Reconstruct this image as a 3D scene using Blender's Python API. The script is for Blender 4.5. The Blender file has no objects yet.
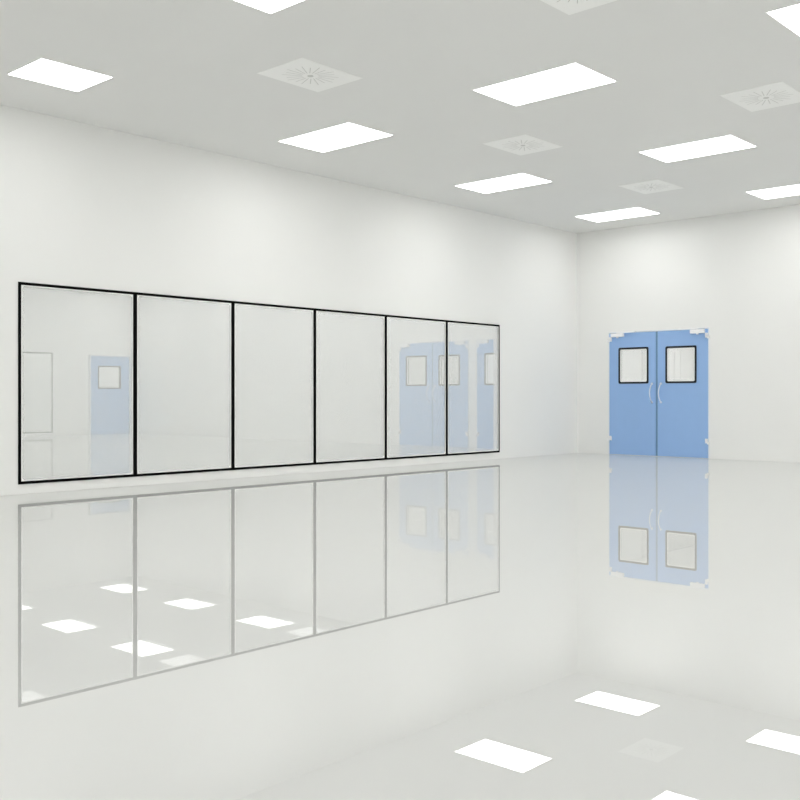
import bpy, bmesh, math
from mathutils import Vector, Matrix

sc = bpy.context.scene
col = sc.collection

# ---------------------------------------------------------------- frame of the place
# s = distance from the end wall (blue doors), v = distance from the glazed wall into
# the main room (negative = the room beyond the glass), z = height.  1 unit = 1 m.
def P(s, v, z):
    return Vector((-s, -v, z))

CEIL = 4.0
S_END = 20.3         # near wall, behind the camera
V_END = 14.5         # wall opposite the glazed wall
S_ADJ = 12.4         # near wall of the room beyond the glass
TH = 0.12            # wall thickness

# ---------------------------------------------------------------- materials
def new_mat(name):
    m = bpy.data.materials.new(name)
    m.use_nodes = True
    nt = m.node_tree
    nt.nodes.clear()
    out = nt.nodes.new('ShaderNodeOutputMaterial')
    return m, nt, out

def mottled(nt, col, amt, scale):
    """colour with a very faint large-scale variation (paint unevenness)"""
    tc = nt.nodes.new('ShaderNodeTexCoord')
    nz = nt.nodes.new('ShaderNodeTexNoise')
    nz.inputs['Scale'].default_value = scale
    nz.inputs['Detail'].default_value = 3
    nt.links.new(tc.outputs['Object'], nz.inputs['Vector'])
    mx = nt.nodes.new('ShaderNodeMix')
    mx.data_type = 'RGBA'
    mx.inputs['A'].default_value = tuple(c * (1 - amt) for c in col) + (1,)
    mx.inputs['B'].default_value = tuple(min(1, c * (1 + amt)) for c in col) + (1,)
    nt.links.new(nz.outputs['Fac'], mx.inputs['Factor'])
    return mx.outputs['Result']

def paint(name, col, rough=0.6, spec=0.3, amt=0.01, scale=1.5, metal=0.0):
    m, nt, out = new_mat(name)
    b = nt.nodes.new('ShaderNodeBsdfPrincipled')
    nt.links.new(mottled(nt, col, amt, scale), b.inputs['Base Color'])
    b.inputs['Roughness'].default_value = rough
    b.inputs['Specular IOR Level'].default_value = spec
    b.inputs['Metallic'].default_value = metal
    nt.links.new(b.outputs[0], out.inputs[0])
    return m

def coat_mat():
    """clear high-gloss varnish over the floor resin: part mirror, part clear"""
    m, nt, out = new_mat('clear_floor_varnish')
    d = nt.nodes.new('ShaderNodeBsdfTransparent')
    g = nt.nodes.new('ShaderNodeBsdfGlossy')
    g.inputs['Roughness'].default_value = 0.0
    g.inputs['Color'].default_value = (0.97, 0.975, 0.965, 1)
    lw = nt.nodes.new('ShaderNodeLayerWeight')
    lw.inputs['Blend'].default_value = 0.5
    mr = nt.nodes.new('ShaderNodeMapRange')
    mr.inputs['From Min'].default_value = 0.60
    mr.inputs['From Max'].default_value = 1.0
    mr.inputs['To Min'].default_value = FLOOR_R0
    mr.inputs['To Max'].default_value = FLOOR_R1
    nt.links.new(lw.outputs['Facing'], mr.inputs['Value'])
    mx = nt.nodes.new('ShaderNodeMixShader')
    nt.links.new(mr.outputs['Result'], mx.inputs['Fac'])
    nt.links.new(d.outputs[0], mx.inputs[1])
    nt.links.new(g.outputs[0], mx.inputs[2])
    nt.links.new(mx.outputs[0], out.inputs[0])
    return m

def glass_mat(name, refl, haze):
    """coated flat glass: part mirror, part clear, a little bloom of haze"""
    m, nt, out = new_mat(name)
    t = nt.nodes.new('ShaderNodeBsdfTransparent')
    g = nt.nodes.new('ShaderNodeBsdfGlossy')
    g.inputs['Roughness'].default_value = 0.0
    g.inputs['Color'].default_value = (1, 1, 1, 1)
    d = nt.nodes.new('ShaderNodeBsdfDiffuse')
    d.inputs['Color'].default_value = (0.86, 0.87, 0.86, 1)
    m1 = nt.nodes.new('ShaderNodeMixShader')
    m1.inputs['Fac'].default_value = refl
    nt.links.new(t.outputs[0], m1.inputs[1])
    nt.links.new(g.outputs[0], m1.inputs[2])
    m2 = nt.nodes.new('ShaderNodeMixShader')
    m2.inputs['Fac'].default_value = haze
    nt.links.new(m1.outputs[0], m2.inputs[1])
    nt.links.new(d.outputs[0], m2.inputs[2])
    nt.links.new(m2.outputs[0], out.inputs[0])
    return m

def lamp_mat(name, col, strength):
    m, nt, out = new_mat(name)
    e = nt.nodes.new('ShaderNodeEmission')
    e.inputs['Color'].default_value = col + (1,)
    e.inputs['Strength'].default_value = strength
    nt.links.new(e.outputs[0], out.inputs[0])
    return m

FLOOR_COL = (0.735, 0.737, 0.726)
FLOOR_R0, FLOOR_R1 = 0.23, 0.53
LIGHT = 8.3

M_WALL = paint('white_wall_panel', (0.86, 0.861, 0.848), 0.7, 0.2)
M_CEIL = paint('white_ceiling_panel', (0.795, 0.796, 0.785), 0.8, 0.15)
M_FLOOR = paint('pale_floor_resin', FLOOR_COL, 0.9, 0.0, 0.006, 0.8)
M_COAT = coat_mat()
M_BLACK = paint('black_window_profile', (0.003, 0.003, 0.003), 0.8, 0.05, 0.0)
M_GASKET = paint('black_rubber_gasket', (0.010, 0.012, 0.018), 0.5, 0.3, 0.0)
M_BEAD = paint('white_glazing_bead', (0.90, 0.90, 0.89), 0.4, 0.4, 0.0)
M_BLUE = paint('blue_door_enamel', (0.31, 0.49, 0.81), 0.45, 0.3, 0.02, 6.0)
M_SEAL = paint('grey_blue_door_seal', (0.17, 0.30, 0.48), 0.6, 0.2, 0.0)
M_FRAME = paint('pale_door_frame', (0.80, 0.84, 0.88), 0.4, 0.4, 0.0)
M_STEEL = paint('satin_white_metal', (0.90, 0.90, 0.91), 0.35, 0.5, 0.0)
M_PULL = paint('pale_pull_handle', (0.74, 0.80, 0.90), 0.4, 0.4, 0.0)
M_PLATE = paint('white_vent_plate', (0.93, 0.932, 0.92), 0.6, 0.2, 0.0)
M_SLOT = paint('grey_vent_slot', (0.66, 0.66, 0.645), 0.7, 0.1, 0.0)
M_GLASS = glass_mat('coated_window_glass', 0.03, 0.20)
M_DGLASS = glass_mat('door_window_glass', 0.10, 0.05)
M_LAMP = lamp_mat('white_light_panel', (1.0, 1.0, 0.985), LIGHT)
M_LAMP_ADJ = lamp_mat('white_light_panel_next_room', (1.0, 1.0, 0.985), LIGHT * 0.85)
M_LAMP_END = lamp_mat('white_light_panel_end_row', (1.0, 1.0, 0.985), LIGHT * 0.84)
M_LAMP_NEAR = lamp_mat('white_light_panel_near_rows', (1.0, 1.0, 0.985), LIGHT * 1.06)
M_LAMP_DIM = lamp_mat('dimmed_light_panel', (1.0, 1.0, 0.985), 2.3)
M_FILL_PASS = lamp_mat('added_passage_fill', (1.0, 1.0, 0.985), LIGHT * 1.45)  # added fill, brightens what shows through door windows and far glazing

# ---------------------------------------------------------------- mesh helpers
def box(bm, a, b, mi=0):
    """axis-aligned box between two world points"""
    lo = Vector((min(a[i], b[i]) for i in range(3)))
    hi = Vector((max(a[i], b[i]) for i in range(3)))
    vs = [bm.verts.new((x, y, z)) for x in (lo.x, hi.x) for y in (lo.y, hi.y) for z in (lo.z, hi.z)]
    for f in ((0, 1, 3, 2), (4, 6, 7, 5), (0, 4, 5, 1), (2, 3, 7, 6), (0, 2, 6, 4), (1, 5, 7, 3)):
        fc = bm.faces.new([vs[i] for i in f])
        fc.material_index = mi

def rbox(bm, a, b, r, seg=2):
    t = bmesh.new()
    box(t, a, b)
    bmesh.ops.bevel(t, geom=t.edges[:], offset=r, segments=seg, affect='EDGES', profile=0.5)
    me = bpy.data.meshes.new('tmp')
    t.to_mesh(me)
    t.free()
    bm.from_mesh(me)
    bpy.data.meshes.remove(me)

def slab(bm, plane, d0, d1, outer, holes):
    """plate with rectangular holes.  plane 'A' (constant v) or 'B' (constant s);
    outer and holes = (u0, u1, z0, z1); built on the grid of all the edges."""
    us = sorted({outer[0], outer[1]} | {h[i] for h in holes for i in (0, 1)})
    zs = sorted({outer[2], outer[3]} | {h[i] for h in holes for i in (2, 3)})
    us = [u for u in us if outer[0] <= u <= outer[1]]
    zs = [z for z in zs if outer[2] <= z <= outer[3]]
    def pt(u, d, z):
        return P(u, d, z) if plane == 'A' else P(d, u, z)
    cache = {}
    def vert(i, k, j):
        key = (i, k, j)
        if key not in cache:
            cache[key] = bm.verts.new(pt(us[i], (d0, d1)[k], zs[j]))
        return cache[key]
    def solid(i, j):
        if i < 0 or j < 0 or i >= len(us) - 1 or j >= len(zs) - 1:
            return False
        u, z = (us[i] + us[i + 1]) / 2, (zs[j] + zs[j + 1]) / 2
        return not any(h[0] < u < h[1] and h[2] < z < h[3] for h in holes)
    for i in range(len(us) - 1):
        for j in range(len(zs) - 1):
            if not solid(i, j):
                continue
            for k in (0, 1):
                bm.faces.new([vert(i, k, j), vert(i + 1, k, j), vert(i + 1, k, j + 1), vert(i, k, j + 1)])
            if not solid(i - 1, j):
                bm.faces.new([vert(i, 0, j), vert(i, 1, j), vert(i, 1, j + 1), vert(i, 0, j + 1)])
            if not solid(i + 1, j):
                bm.faces.new([vert(i + 1, 0, j), vert(i + 1, 1, j), vert(i + 1, 1, j + 1), vert(i + 1, 0, j + 1)])
            if not solid(i, j - 1):
                bm.faces.new([vert(i, 0, j), vert(i, 1, j), vert(i + 1, 1, j), vert(i + 1, 0, j)])
            if not solid(i, j + 1):
                bm.faces.new([vert(i, 0, j + 1), vert(i, 1, j + 1), vert(i + 1, 1, j + 1), vert(i + 1, 0, j + 1)])

def rring(bm, plane, d0, d1, outer, inner, ro, ri, n=5):
    """rectangular ring with rounded corners, given thickness"""
    def loop(r, rad):
        pts = []
        for (cx, cz, a0) in ((r[1] - rad, r[3] - rad, 0), (r[0] + rad, r[3] - rad, 90),
                             (r[0] + rad, r[2] + rad, 180), (r[1] - rad, r[2] + rad, 270)):
            for i in range(n):
                a = math.radians(a0 + 90 * i / (n - 1))
                pts.append((cx + rad * math.cos(a), cz + rad * math.sin(a)))
        return pts
    def pt(u, d, z):
        return P(u, d, z) if plane == 'A' else P(d, u, z)
    lo, li = loop(outer, ro), loop(inner, ri)
    V = [[bm.verts.new(pt(u, d, z)) for (u, z) in l] for l in (lo, li) for d in (d0, d1)]
    N = len(lo)
    for i in range(N):
        j = (i + 1) % N
        bm.faces.new([V[0][i], V[0][j], V[2][j], V[2][i]])
        bm.faces.new([V[1][i], V[1][j], V[3][j], V[3][i]])
        bm.faces.new([V[0][i], V[0][j], V[1][j], V[1][i]])
        bm.faces.new([V[2][i], V[2][j], V[3][j], V[3][i]])

def tube(bm, pts, r, n=8):
    rings = []
    for i, p in enumerate(pts):
        a = pts[max(0, i - 1)]
        b = pts[min(len(pts) - 1, i + 1)]
        t = (b - a).normalized()
        ref = Vector((0, 1, 0)) if abs(t.y) < 0.9 else Vector((1, 0, 0))
        x = t.cross(ref).normalized()
        y = t.cross(x)
        rings.append([bm.verts.new(p + r * (math.cos(q) * x + math.sin(q) * y))
                      for q in (2 * math.pi * k / n for k in range(n))])
    for i in range(len(rings) - 1):
        for k in range(n):
            bm.faces.new([rings[i][k], rings[i][(k + 1) % n], rings[i + 1][(k + 1) % n], rings[i + 1][k]])
    bm.faces.new(rings[0])
    bm.faces.new(rings[-1])

def link(name, bm, mats, parent=None, smooth=False):
    bmesh.ops.recalc_face_normals(bm, faces=bm.faces[:])
    me = bpy.data.meshes.new(name)
    # local origin at the centre of the base
    if parent is not None:
        off = parent_loc(parent)
    else:
        xs = [v.co for v in bm.verts]
        lo = Vector((min(c[i] for c in xs) for i in range(3)))
        hi = Vector((max(c[i] for c in xs) for i in range(3)))
        off = Vector(((lo.x + hi.x) / 2, (lo.y + hi.y) / 2, lo.z))
    bmesh.ops.translate(bm, verts=bm.verts[:], vec=-off)
    bm.to_mesh(me)
    bm.free()
    for m in (mats if isinstance(mats, (list, tuple)) else [mats]):
        me.materials.append(m)
    if smooth:
        for p in me.polygons:
            p.use_smooth = True
    o = bpy.data.objects.new(name, me)
    col.objects.link(o)
    if parent is not None:
        o.parent = parent
    else:
        o.location = off
    return o

def parent_loc(o):
    l = Vector((0, 0, 0))
    while o is not None:
        l = l + o.location
        o = o.parent
    return l

def tag(o, label=None, cat=None, group=None, kind=None):
    for k, v in (('label', label), ('category', cat), ('group', group), ('kind', kind)):
        if v:
            o[k] = v
    return o

def empty(name, loc):
    o = bpy.data.objects.new(name, None)
    o.empty_display_size = 0.2
    o.location = loc
    col.objects.link(o)
    return o

def copy_tree(o, parent=None):
    c = o.copy()
    col.objects.link(c)
    c.parent = parent
    for ch in list(o.children):
        copy_tree(ch, c)
    return c

# ---------------------------------------------------------------- the setting
DOOR_A = (0.665, 2.545, 0.0, 2.165)              # opening u0,u1,z0,z1 of the double door
DOOR_B = (-4.405, -2.525, 0.0, 2.165)            # double door of the room beyond the glass
WIN = (2.355, 10.622, 0.104, 2.205)             # glazed strip
WIN2 = (2.50, 10.9, 0.09, 2.19)                 # glazing on the far wall of the room beyond the glass
DOOR_D = (-2.315, -0.435, 0.0, 2.165)           # second double door beyond the glass
DOOR_C = (0.225, 1.465, 0.0, 2.165)               # single door on the far wall beyond the glass
def surf(name, fn, mat, label, cat):
    bm = bmesh.new()
    fn(bm)
    o = link(name, bm, mat)
    tag(o, label, cat, kind='structure')
    return o

fl = surf('floor', lambda b: box(b, P(S_END + TH, V_END + TH, -0.1), P(-12.2, -V_END - 2.4, -0.001)), M_FLOOR,
     'glossy pale grey mirror-finish floor running through the whole room', 'floor')
bm = bmesh.new()
bm.faces.new([bm.verts.new(P(s_, v_, 0.0)) for (s_, v_) in ((S_END + TH, V_END + TH), (-12.2, V_END + TH), (-12.2, -V_END - 2.4), (S_END + TH, -V_END - 2.4))])
link('varnish_coat', bm, M_COAT, fl)
surf('ceiling', lambda b: box(b, P(S_END + TH, V_END + TH, CEIL), P(-TH, -V_END - 2.4, CEIL + 0.1)), M_CEIL,
     'plain light grey ceiling set with light panels and square air vents', 'ceiling')
surf('wall_left', lambda b: slab(b, 'A', 0.0, -TH, (0, S_END, 0, CEIL), [WIN]), M_WALL,
     'long white wall holding the six-pane black framed glazing', 'wall')
surf('wall_end', lambda b: slab(b, 'B', 0.0, -TH, (-V_END, V_END, 0, CEIL), [DOOR_A, DOOR_B, DOOR_D]), M_WALL,
     'white end wall with the blue double doors', 'wall')
surf('wall_right', lambda b: box(b, P(0, V_END, 0), P(S_END, V_END + TH, CEIL)), M_WALL,
     'plain white wall opposite the black framed glazing', 'wall')
surf('wall_near', lambda b: box(b, P(S_END, V_END, 0), P(S_END + TH, 0, CEIL)), M_WALL,
     'white wall behind the viewer', 'wall')
def wal(b):
    slab(b, 'A', -V_END, -V_END - TH, (0, S_ADJ + TH, 0, CEIL), [WIN2, DOOR_C])
    box(b, P(-TH, -V_END - 2.3, 0), P(S_ADJ + TH, -V_END - 2.4, CEIL))
    box(b, P(-TH, -V_END - TH, 0), P(0, -V_END - 2.3, CEIL))
    box(b, P(S_ADJ, -V_END - TH, 0), P(S_ADJ + TH, -V_END - 2.3, CEIL))
surf('wall_adjoining_left', wal, M_WALL,
     'white far wall of the room beyond the glazing, with a door and framed glazing', 'wall')
surf('wall_adjoining_near', lambda b: box(b, P(S_ADJ, -V_END, 0), P(S_ADJ + TH, -TH, CEIL)), M_WALL,
     'white near wall of the room beyond the glazing', 'wall')
# the white passage behind the end wall, seen through the small door windows
def passage(b):
    for (s0, s1) in ((-TH, -9.14), (-9.165, -12)):
        box(b, P(s0, -2.6, 0), P(s1, -2.7, 3.0))
    box(b, P(-9.13, -2.61, 0), P(-9.175, -2.7, 3.0))
    box(b, P(-12, -2.7, 0), P(-12.1, 5.1, 3.0))
    box(b, P(-TH, 5.0, 0), P(-12, 5.1, 3.0))
    box(b, P(-6, -2.7, 0), P(-6.1, -7.1, 3.0))
    box(b, P(-TH, -7.0, 0), P(-6, -7.1, 3.0))
surf('wall_passage', passage, M_WALL, 'white passage walls seen through the small door windows', 'wall')
surf('ceiling_passage', lambda b: box(b, P(-TH, -7.1, 3.0), P(-12.1, 5.1, 3.1)), M_CEIL,
     'light ceiling of the passage behind the blue doors', 'ceiling')

# ---------------------------------------------------------------- glazed strips
def glazing(name, win, v0, side, splits, label, fw=0.030, mw=0.052):
    """side +1: the frame shows towards +v"""
    root = empty(name, P((win[0] + win[1]) / 2, v0, win[2]))
    tag(root, label, 'window', kind='structure')
    d0, d1 = v0 - 0.016 * side, v0 + 0.010 * side
    bm = bmesh.new()
    slab(bm, 'A', d0, d1, win, [(win[0] + fw, win[1] - fw, win[2] + fw, win[3] - fw)])
    link('window_frame', bm, M_BLACK, root)
    edges = [win[0] + fw] + [e for s in splits for e in (s - mw / 2, s + mw / 2)] + [win[1] - fw]
    for s in splits:
        bm = bmesh.new()
        box(bm, P(s - mw / 2, d0, win[2] + fw), P(s + mw / 2, d1, win[3] - fw))
        link('mullion', bm, M_BLACK, root)
    for i in range(0, len(edges), 2):
        a, b_ = edges[i], edges[i + 1]
        z0, z1 = win[2] + fw, win[3] - fw
        bm = bmesh.new()
        gv = v0 + 0.002 * side
        box(bm, P(a, gv, z0), P(b_, gv - 0.004 * side, z1))      # double glazing: two sheets
        box(bm, P(a, gv - 0.012 * side, z0), P(b_, gv - 0.016 * side, z1))
        pane = link('pane', bm, M_GLASS, root)
        # slim rounded corner gusset + white bead added for the bright edge halo
        bm = bmesh.new()
        bw = 0.012
        rring(bm, 'A', v0 + 0.003 * side, v0 + 0.008 * side, (a, b_, z0, z1),
              (a + bw, b_ - bw, z0 + bw, z1 - bw), 0.001, 0.03)
        link('halo_bead', bm, M_BEAD, pane)
    return root

glazing('window_1', WIN, 0.0, 1, [3.713, 5.087, 6.475, 7.848, 9.238],
        'long strip of six tall panes in thin black frames along the left wall')
glazing('window_2', WIN2, -V_END, 1, [3.9, 5.3, 6.7, 8.1, 9.5],
        'framed glazing on the far wall beyond the first glass pane')

# ---------------------------------------------------------------- doors
# built for an opening in the end wall (constant s); x_face = s of the room-side face
def door_leaf(root, u0, u1, hinge_low, win, z1=2.142, handle_u=None, face=0.012):
    """hinge_low: hinges on the u0 side"""
    back = -0.045
    bm = bmesh.new()
    slab(bm, 'B', back, face, (u0, u1, 0.006, z1), [win])
    leaf = link('leaf', bm, M_BLUE, root)
    # window: black gasket, white bead, glass
    g = 0.032
    bm = bmesh.new()
    o = (win[0] - 0.004, win[1] + 0.004, win[2] - 0.004, win[3] + 0.004)
    rring(bm, 'B', back - 0.003, face + 0.006, o, (o[0] + g, o[1] - g, o[2] + g, o[3] - g), 0.03, 0.02)
    link('window_gasket', bm, M_GASKET, leaf)
    i0 = (o[0] + g, o[1] - g, o[2] + g, o[3] - g)
    bm = bmesh.new()
    rring(bm, 'B', face - 0.012, face + 0.002, i0, (i0[0] + 0.02, i0[1] - 0.02, i0[2] + 0.02, i0[3] - 0.02), 0.018, 0.004)
    link('window_bead', bm, M_BEAD, leaf)
    bm = bmesh.new()
    box(bm, P(face - 0.014, i0[0] - 0.01, i0[2] - 0.01), P(face - 0.020, i0[1] + 0.01, i0[3] + 0.01))
    link('window_pane', bm, M_DGLASS, leaf)
    # arched pull handle standing off the leaf
    if handle_u is None:
        handle_u = (u1 - 0.075) if hinge_low else (u0 + 0.075)
    bm = bmesh.new()
    pts = []
    for i in range(13):
        t = i / 12
        pts.append(P(face + 0.004 + 0.088 * math.sin(math.pi * t) ** 0.7, handle_u, 0.928 + 0.318 * t))
    tube(bm, pts, 0.0095, 10)
    for z in (0.928, 1.246):
        tube(bm, [P(face, handle_u, z), P(face + 0.014, handle_u, z)], 0.019, 12)
    link('handle', bm, M_PULL, leaf, True)
    # hinges on the outer edge
    hu, sg = (u0, 1) if hinge_low else (u1, -1)
    for z in (2.03, 0.28):
        bm = bmesh.new()
        tube(bm, [P(face + 0.018, hu - sg * 0.012, z - 0.045), P(face + 0.018, hu - sg * 0.012, z - 0.002)], 0.024, 12)
        tube(bm, [P(face + 0.018, hu + sg * 0.022, z + 0.002), P(face + 0.018, hu + sg * 0.022, z + 0.047)], 0.024, 12)
        rbox(bm, P(face, hu + sg * 0.004, z - 0.03), P(face + 0.008, hu + sg * 0.05, z + 0.04), 0.002)
        link('hinge', bm, M_STEEL, leaf)
    # overhead closer: body on the leaf, arm up to the frame head
    c0, c1 = hu + sg * 0.05, hu + sg * 0.30
    bm = bmesh.new()
    rbox(bm, P(face, min(c0, c1), z1 - 0.068), P(face + 0.055, max(c0, c1), z1 - 0.004), 0.008)
    m_ = (c0 + c1) / 2
    tube(bm, [P(face + 0.03, m_, z1 - 0.085), P(face + 0.03, m_, z1 - 0.002)], 0.02, 12)
    clo = link('closer', bm, M_STEEL, leaf)
    bm = bmesh.new()
    a0, a1 = hu + sg * 0.16, hu + sg * 0.53
    rbox(bm, P(face + 0.02, min(a0, a1), z1 + 0.002), P(face + 0.042, max(a0, a1), z1 + 0.02), 0.004)
    rbox(bm, P(0.0, a1 - sg * 0.03 - 0.02, z1 + 0.002), P(face + 0.045, a1 - sg * 0.03 + 0.02, z1 + 0.028), 0.004)
    link('closer_arm', bm, M_STEEL, leaf)
    return leaf

def door_frame(root, op):
    bm = bmesh.new()
    w = 0.012
    o = (op[0] - 0.012, op[1] + 0.012, 0.001, op[3] + 0.012)
    slab(bm, 'B', -TH, 0.012, (op[0], op[1], 0.001, op[3]), [(op[0] + w, op[1] - w, -1, op[3] - w)])
    link('door_frame', bm, M_FRAME, root)

def double_door(name, op, label):
    root = empty(name, P(0, (op[0] + op[1]) / 2, 0))
    tag(root, label, 'door', kind='structure')
    door_frame(root, op)
    a, b_ = op[0] + 0.013, op[1] - 0.013
    m_ = op[0] + 0.933
    door_leaf(root, a, m_ - 0.019, True, (op[0] + 0.20, op[0] + 0.777, 1.254, 1.880), handle_u=op[0] + 0.848)
    door_leaf(root, m_ + 0.019, b_, False, (op[0] + 1.103, op[0] + 1.66, 1.254, 1.874), handle_u=op[0] + 1.015)
    bm = bmesh.new()
    box(bm, P(-0.03, m_ - 0.019, 0.008), P(0.004, m_ + 0.019, 2.142))
    link('meeting_seal', bm, M_SEAL, root)
    return root

double_door('door_1', DOOR_A, 'light blue double doors with square windows in the white end wall')

def copy_door(src, name, du, label):
    r = copy_tree(src)
    r.name = name
    r.location = src.location + P(0, du, 0)
    r['label'] = label
    return r
copy_door(bpy.data.objects['door_1'], 'door_2', DOOR_B[0] - DOOR_A[0],
          'pale blue double doors seen beyond the fifth and sixth glass panes')

copy_door(bpy.data.objects['door_1'], 'door_3', DOOR_D[0] - DOOR_A[0],
          'pale blue double doors cut by the right end of the sixth glass pane')

# single door on the far wall beyond the glass: built on the end-wall plane, then turned
r3 = empty('door_4', P(0, 0, 0))
tag(r3, 'single pale blue door with a square window, seen through the first glass pane', 'door', kind='structure')
door_frame(r3, (-0.62, 0.62, 0.0, 2.165))
door_leaf(r3, -0.60, 0.60, False, (-0.35, 0.35, 1.254, 1.880), handle_u=-0.52)
r3.rotation_euler = (0, 0, -math.pi / 2)
r3.location = P(0.845, -V_END, 0)

# ---------------------------------------------------------------- ceiling lights
LS, LV = 0.725, 1.185
def make_light(s, v, ls, lv, mat):
    t = empty('ceiling_light', P(s, v, CEIL))
    bm = bmesh.new()
    slab_z(bm, s, v, ls, lv, 0.012, CEIL - 0.004, CEIL)
    link('light_frame', bm, M_BEAD, t)
    bm = bmesh.new()
    box(bm, P(s - ls / 2 + 0.012, v - lv / 2 + 0.012, CEIL - 0.003), P(s + ls / 2 - 0.012, v + lv / 2 - 0.012, CEIL - 0.0005))
    link('light_diffuser', bm, mat, t)
    return t

def slab_z(bm, s, v, ls, lv, w, z0, z1):
    """flat rectangular ring lying in the ceiling plane"""
    O = [(s - ls / 2, v - lv / 2), (s + ls / 2, v - lv / 2), (s + ls / 2, v + lv / 2), (s - ls / 2, v + lv / 2)]
    I = [(s - ls / 2 + w, v - lv / 2 + w), (s + ls / 2 - w, v - lv / 2 + w), (s + ls / 2 - w, v + lv / 2 - w), (s - ls / 2 + w, v + lv / 2 - w)]
    V = [[bm.verts.new(P(a, b_, z)) for (a, b_) in L] for L in (O, I) for z in (z0, z1)]
    for i in range(4):
        j = (i + 1) % 4
        bm.faces.new([V[0][i], V[0][j], V[2][j], V[2][i]])
        bm.faces.new([V[1][i], V[1][j], V[3][j], V[3][i]])
        bm.faces.new([V[0][i], V[0][j], V[1][j], V[1][i]])
        bm.faces.new([V[2][i], V[2][j], V[3][j], V[3][i]])

SROWS = [1.145, 4.305, 7.565, 10.855, 14.10, 17.30]
VCOLS = [1.555, 4.425, 7.33, 10.19, 13.08]
ORD = ['first', 'second', 'third', 'fourth', 'fifth', 'sixth']
SEEN = {
    (0, 0): 'farthest glowing ceiling panel, closest to the corner of the white walls',
    (0, 1): 'glowing ceiling panel cut by the right edge, nearest the end wall',
    (1, 0): 'glowing ceiling panel second from the far corner along the glazed wall',
    (1, 1): 'glowing ceiling panel between the right-hand vent and the smallest vent',
    (2, 0): 'glowing ceiling panel standing alone above the middle of the black framed glazing',
    (2, 1): 'largest whole glowing ceiling panel, at the upper centre of the photo',
    (2, 2): 'glowing ceiling panel cut off at the top right corner of the photo',
    (3, 0): 'shorter glowing ceiling panel at the upper left, above the first glass pane',
    (3, 1): 'glowing ceiling panel of which only a tip shows at the top edge, left of centre',
}
AT = {(0, 0): (1.14, 1.49), (1, 0): (4.315, 1.537), (2, 0): (7.59, 1.57), (2, 1): (7.565, 4.44), (1, 1): (4.28, 4.41),
      (0, 1): (1.12, 4.385), (2, 2): (7.55, 7.33), (3, 1): (10.85, 4.475)}
protos = {}
BANK = [M_LAMP_END, M_LAMP, M_LAMP, M_LAMP_NEAR, M_LAMP_NEAR, M_LAMP_NEAR]
for i in range(len(SROWS)):
    for j in range(len(VCOLS)):
        s, v = AT.get((i, j), (SROWS[i], VCOLS[j]))
        if (i, j) == (3, 0):
            t = make_light(s, 1.30, LS, 0.66, BANK[i])
        elif BANK[i].name not in protos:
            t = protos[BANK[i].name] = make_light(s, v, LS, LV, BANK[i])
        else:
            t = copy_tree(protos[BANK[i].name])
            t.location = P(s, v, CEIL)
        tag(t, SEEN.get((i, j), 'ceiling panel outside the photo, %s row from blue doors, %s from glazed wall' % (ORD[i], ORD[j])),
            'ceiling light', 'ceiling light panels of the main room')
proto2 = None
for i, s in enumerate((1.26, 4.42, 7.68, 10.97)):
    for j, v in enumerate(VCOLS):
        if proto2 is None:
            t = proto2 = make_light(s, -v, LS, LV, M_LAMP_ADJ)
        else:
            t = copy_tree(proto2)
            t.location = P(s, -v, CEIL)
        tag(t, 'ceiling panel beyond the glass, %s row from end wall, %s from glass' % (ORD[i], ORD[j]),
            'ceiling light', 'ceiling light panels beyond the glass')
# unseen panels added to brighten the passages and the strip behind the far glazing
proto3 = None
for (s, v, z, lab) in [
        (-1.6, 1.2, 3.0, 'added fill light in the passage behind the blue doors, first on the right'),
        (-5.2, 1.2, 3.0, 'added fill light in the passage behind the blue doors, second on the right'),
        (-8.8, 1.2, 3.0, 'added fill light in the passage behind the blue doors, third on the right'),
        (-1.6, -0.9, 3.0, 'added fill light in the passage behind the blue doors, first on the left'),
        (-5.2, -0.9, 3.0, 'added fill light in the passage behind the blue doors, second on the left'),
        (-8.8, -0.9, 3.0, 'added fill light in the passage behind the blue doors, third on the left'),
        (-1.8, -4.6, 3.0, 'nearer added fill light behind the pale blue doors beyond the glass'),
        (-4.3, -4.6, 3.0, 'farther added fill light behind the pale blue doors beyond the glass'),
        (1.0, -15.7, CEIL, 'added fill light behind the single door beyond the glass'),
        (4.5, -15.7, CEIL, 'right added fill light behind the far framed glazing beyond the glass'),
        (8.5, -15.7, CEIL, 'left added fill light behind the far framed glazing beyond the glass')]:
    if proto3 is None:
        t = proto3 = make_light(s, v, LS, LV, M_FILL_PASS)
    else:
        t = copy_tree(proto3)
    t.location = P(s, v, z)
    tag(t, lab, 'ceiling light', 'added fill lights of the passages')

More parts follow.
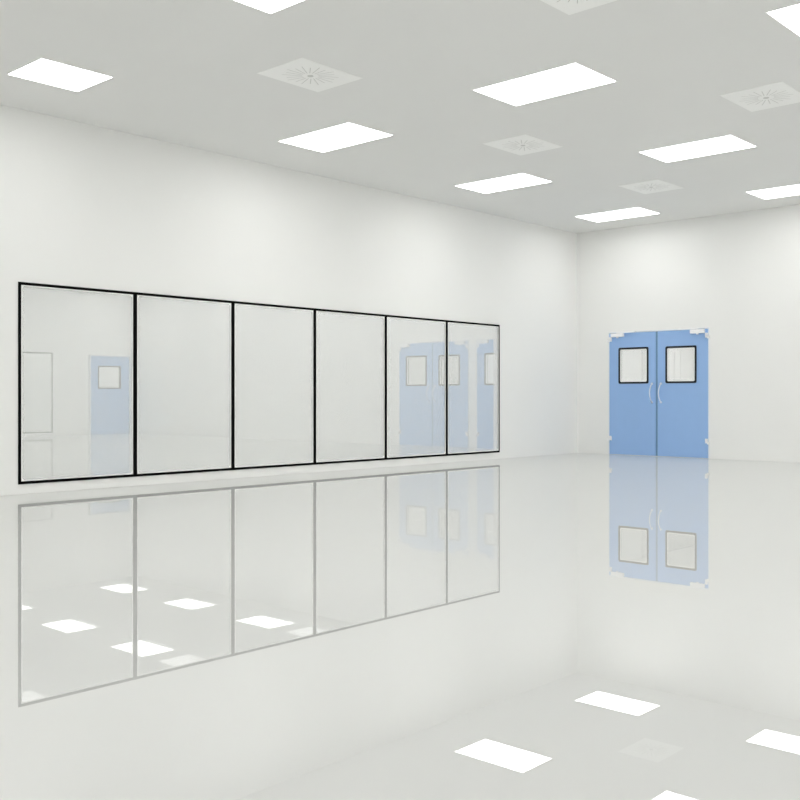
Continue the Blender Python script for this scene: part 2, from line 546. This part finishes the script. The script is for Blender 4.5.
# ---------------------------------------------------------------- ceiling air vents
def make_vent(s, v, ls=0.76, lv=0.62):
    t = empty('air_vent', P(s, v, CEIL))
    bm = bmesh.new()
    box(bm, P(s - ls / 2, v - lv / 2, CEIL - 0.004), P(s + ls / 2, v + lv / 2, CEIL))
    # swirl slots cut as shallow grey grooves, part of the plate
    n = 20
    for k in range(n):
        a = 2 * math.pi * (k + 0.5) / n
        long_ = 0.255 if k % 2 else 0.225
        w = 0.007
        d = Vector((math.cos(a), math.sin(a)))
        pz = CEIL - 0.0045
        vs = []
        for (r, sgn) in ((0.075, -1), (long_, -1), (long_, 1), (0.075, 1)):
            bend = 0.10 * (r - 0.075) / 0.2
            dd = Vector((math.cos(a + bend), math.sin(a + bend)))
            q = dd * r + Vector((-dd.y, dd.x)) * w / 2 * sgn
            vs.append((s + q.x * 1.05, v + q.y))
        lo = [bm.verts.new(P(x, y, pz)) for (x, y) in vs]
        hi = [bm.verts.new(P(x, y, pz + 0.003)) for (x, y) in vs]
        fs = [lo, hi] + [[lo[i], lo[(i + 1) % 4], hi[(i + 1) % 4], hi[i]] for i in range(4)]
        for f in fs:
            bm.faces.new(f).material_index = 1
    link('vent_plate', bm, [M_PLATE, M_SLOT], t)
    bm = bmesh.new()
    tube(bm, [P(s, v, CEIL - 0.004), P(s, v, CEIL - 0.007)], 0.028, 20)
    link('vent_hub', bm, M_SLOT, t)
    return t

VENTS = [
    (2.72, 2.96, 'smallest and farthest square air vent, on the ceiling above the blue doors'),
    (5.86, 2.98, 'square swirl air vent on the ceiling between the largest light and the corner light rows'),
    (9.28, 3.01, 'square swirl air vent at the upper left of the ceiling, above the black framed glazing'),
    (5.75, 5.86, 'square swirl air vent cut by the right edge of the photo'),
    (9.28, 5.90, 'square swirl air vent cut by the top edge of the photo'),
]
vp = None
for (s, v, lab) in VENTS:
    if vp is None:
        t = vp = make_vent(s, v)
    else:
        t = copy_tree(vp)
        t.location = P(s, v, CEIL)
    tag(t, lab, 'air vent', 'square swirl vents in the ceiling')
# dimmed short panels on the ceiling beyond the glass
proto4 = None
for k, s in enumerate((1.23, 4.40, 7.65)):
    if proto4 is None:
        t = proto4 = make_light(s, -5.96, LS, 0.62, M_LAMP_DIM)
    else:
        t = copy_tree(proto4)
        t.location = P(s, -5.96, CEIL)
    tag(t, 'short dim ceiling panel beyond the glass, %s from the end wall' % ORD[k], 'ceiling light', 'short dim panels beyond the glass')

# ---------------------------------------------------------------- world, camera, view
w = bpy.data.worlds.new('World')
sc.world = w
w.use_nodes = True
w.node_tree.nodes['Background'].inputs[0].default_value = (0.8, 0.82, 0.85, 1)
w.node_tree.nodes['Background'].inputs[1].default_value = 0.0

cd = bpy.data.cameras.new('camera')
cd.sensor_width = 36.0
cd.lens = 36.0 * 992.0 / 800.0
cd.shift_y = -2.0 / 800.0
cd.clip_start = 0.05
cam = bpy.data.objects.new('camera', cd)
cam.location = P(15.51, 9.87, 1.0)
fwd = Vector((992.0, 912.0, 0.0)).normalized()
cam.rotation_euler = fwd.to_track_quat('-Z', 'Y').to_euler()
col.objects.link(cam)
sc.camera = cam

sc.cycles.max_bounces = 16
sc.cycles.diffuse_bounces = 9
sc.cycles.glossy_bounces = 8
sc.cycles.transparent_max_bounces = 32
sc.cycles.use_denoising = True
sc.cycles.sample_clamp_indirect = 8.0

sc.view_settings.view_transform = 'Standard'
sc.view_settings.look = 'None'
sc.view_settings.exposure = 0.0
sc.view_settings.gamma = 1.0
sc.view_settings.use_curve_mapping = False
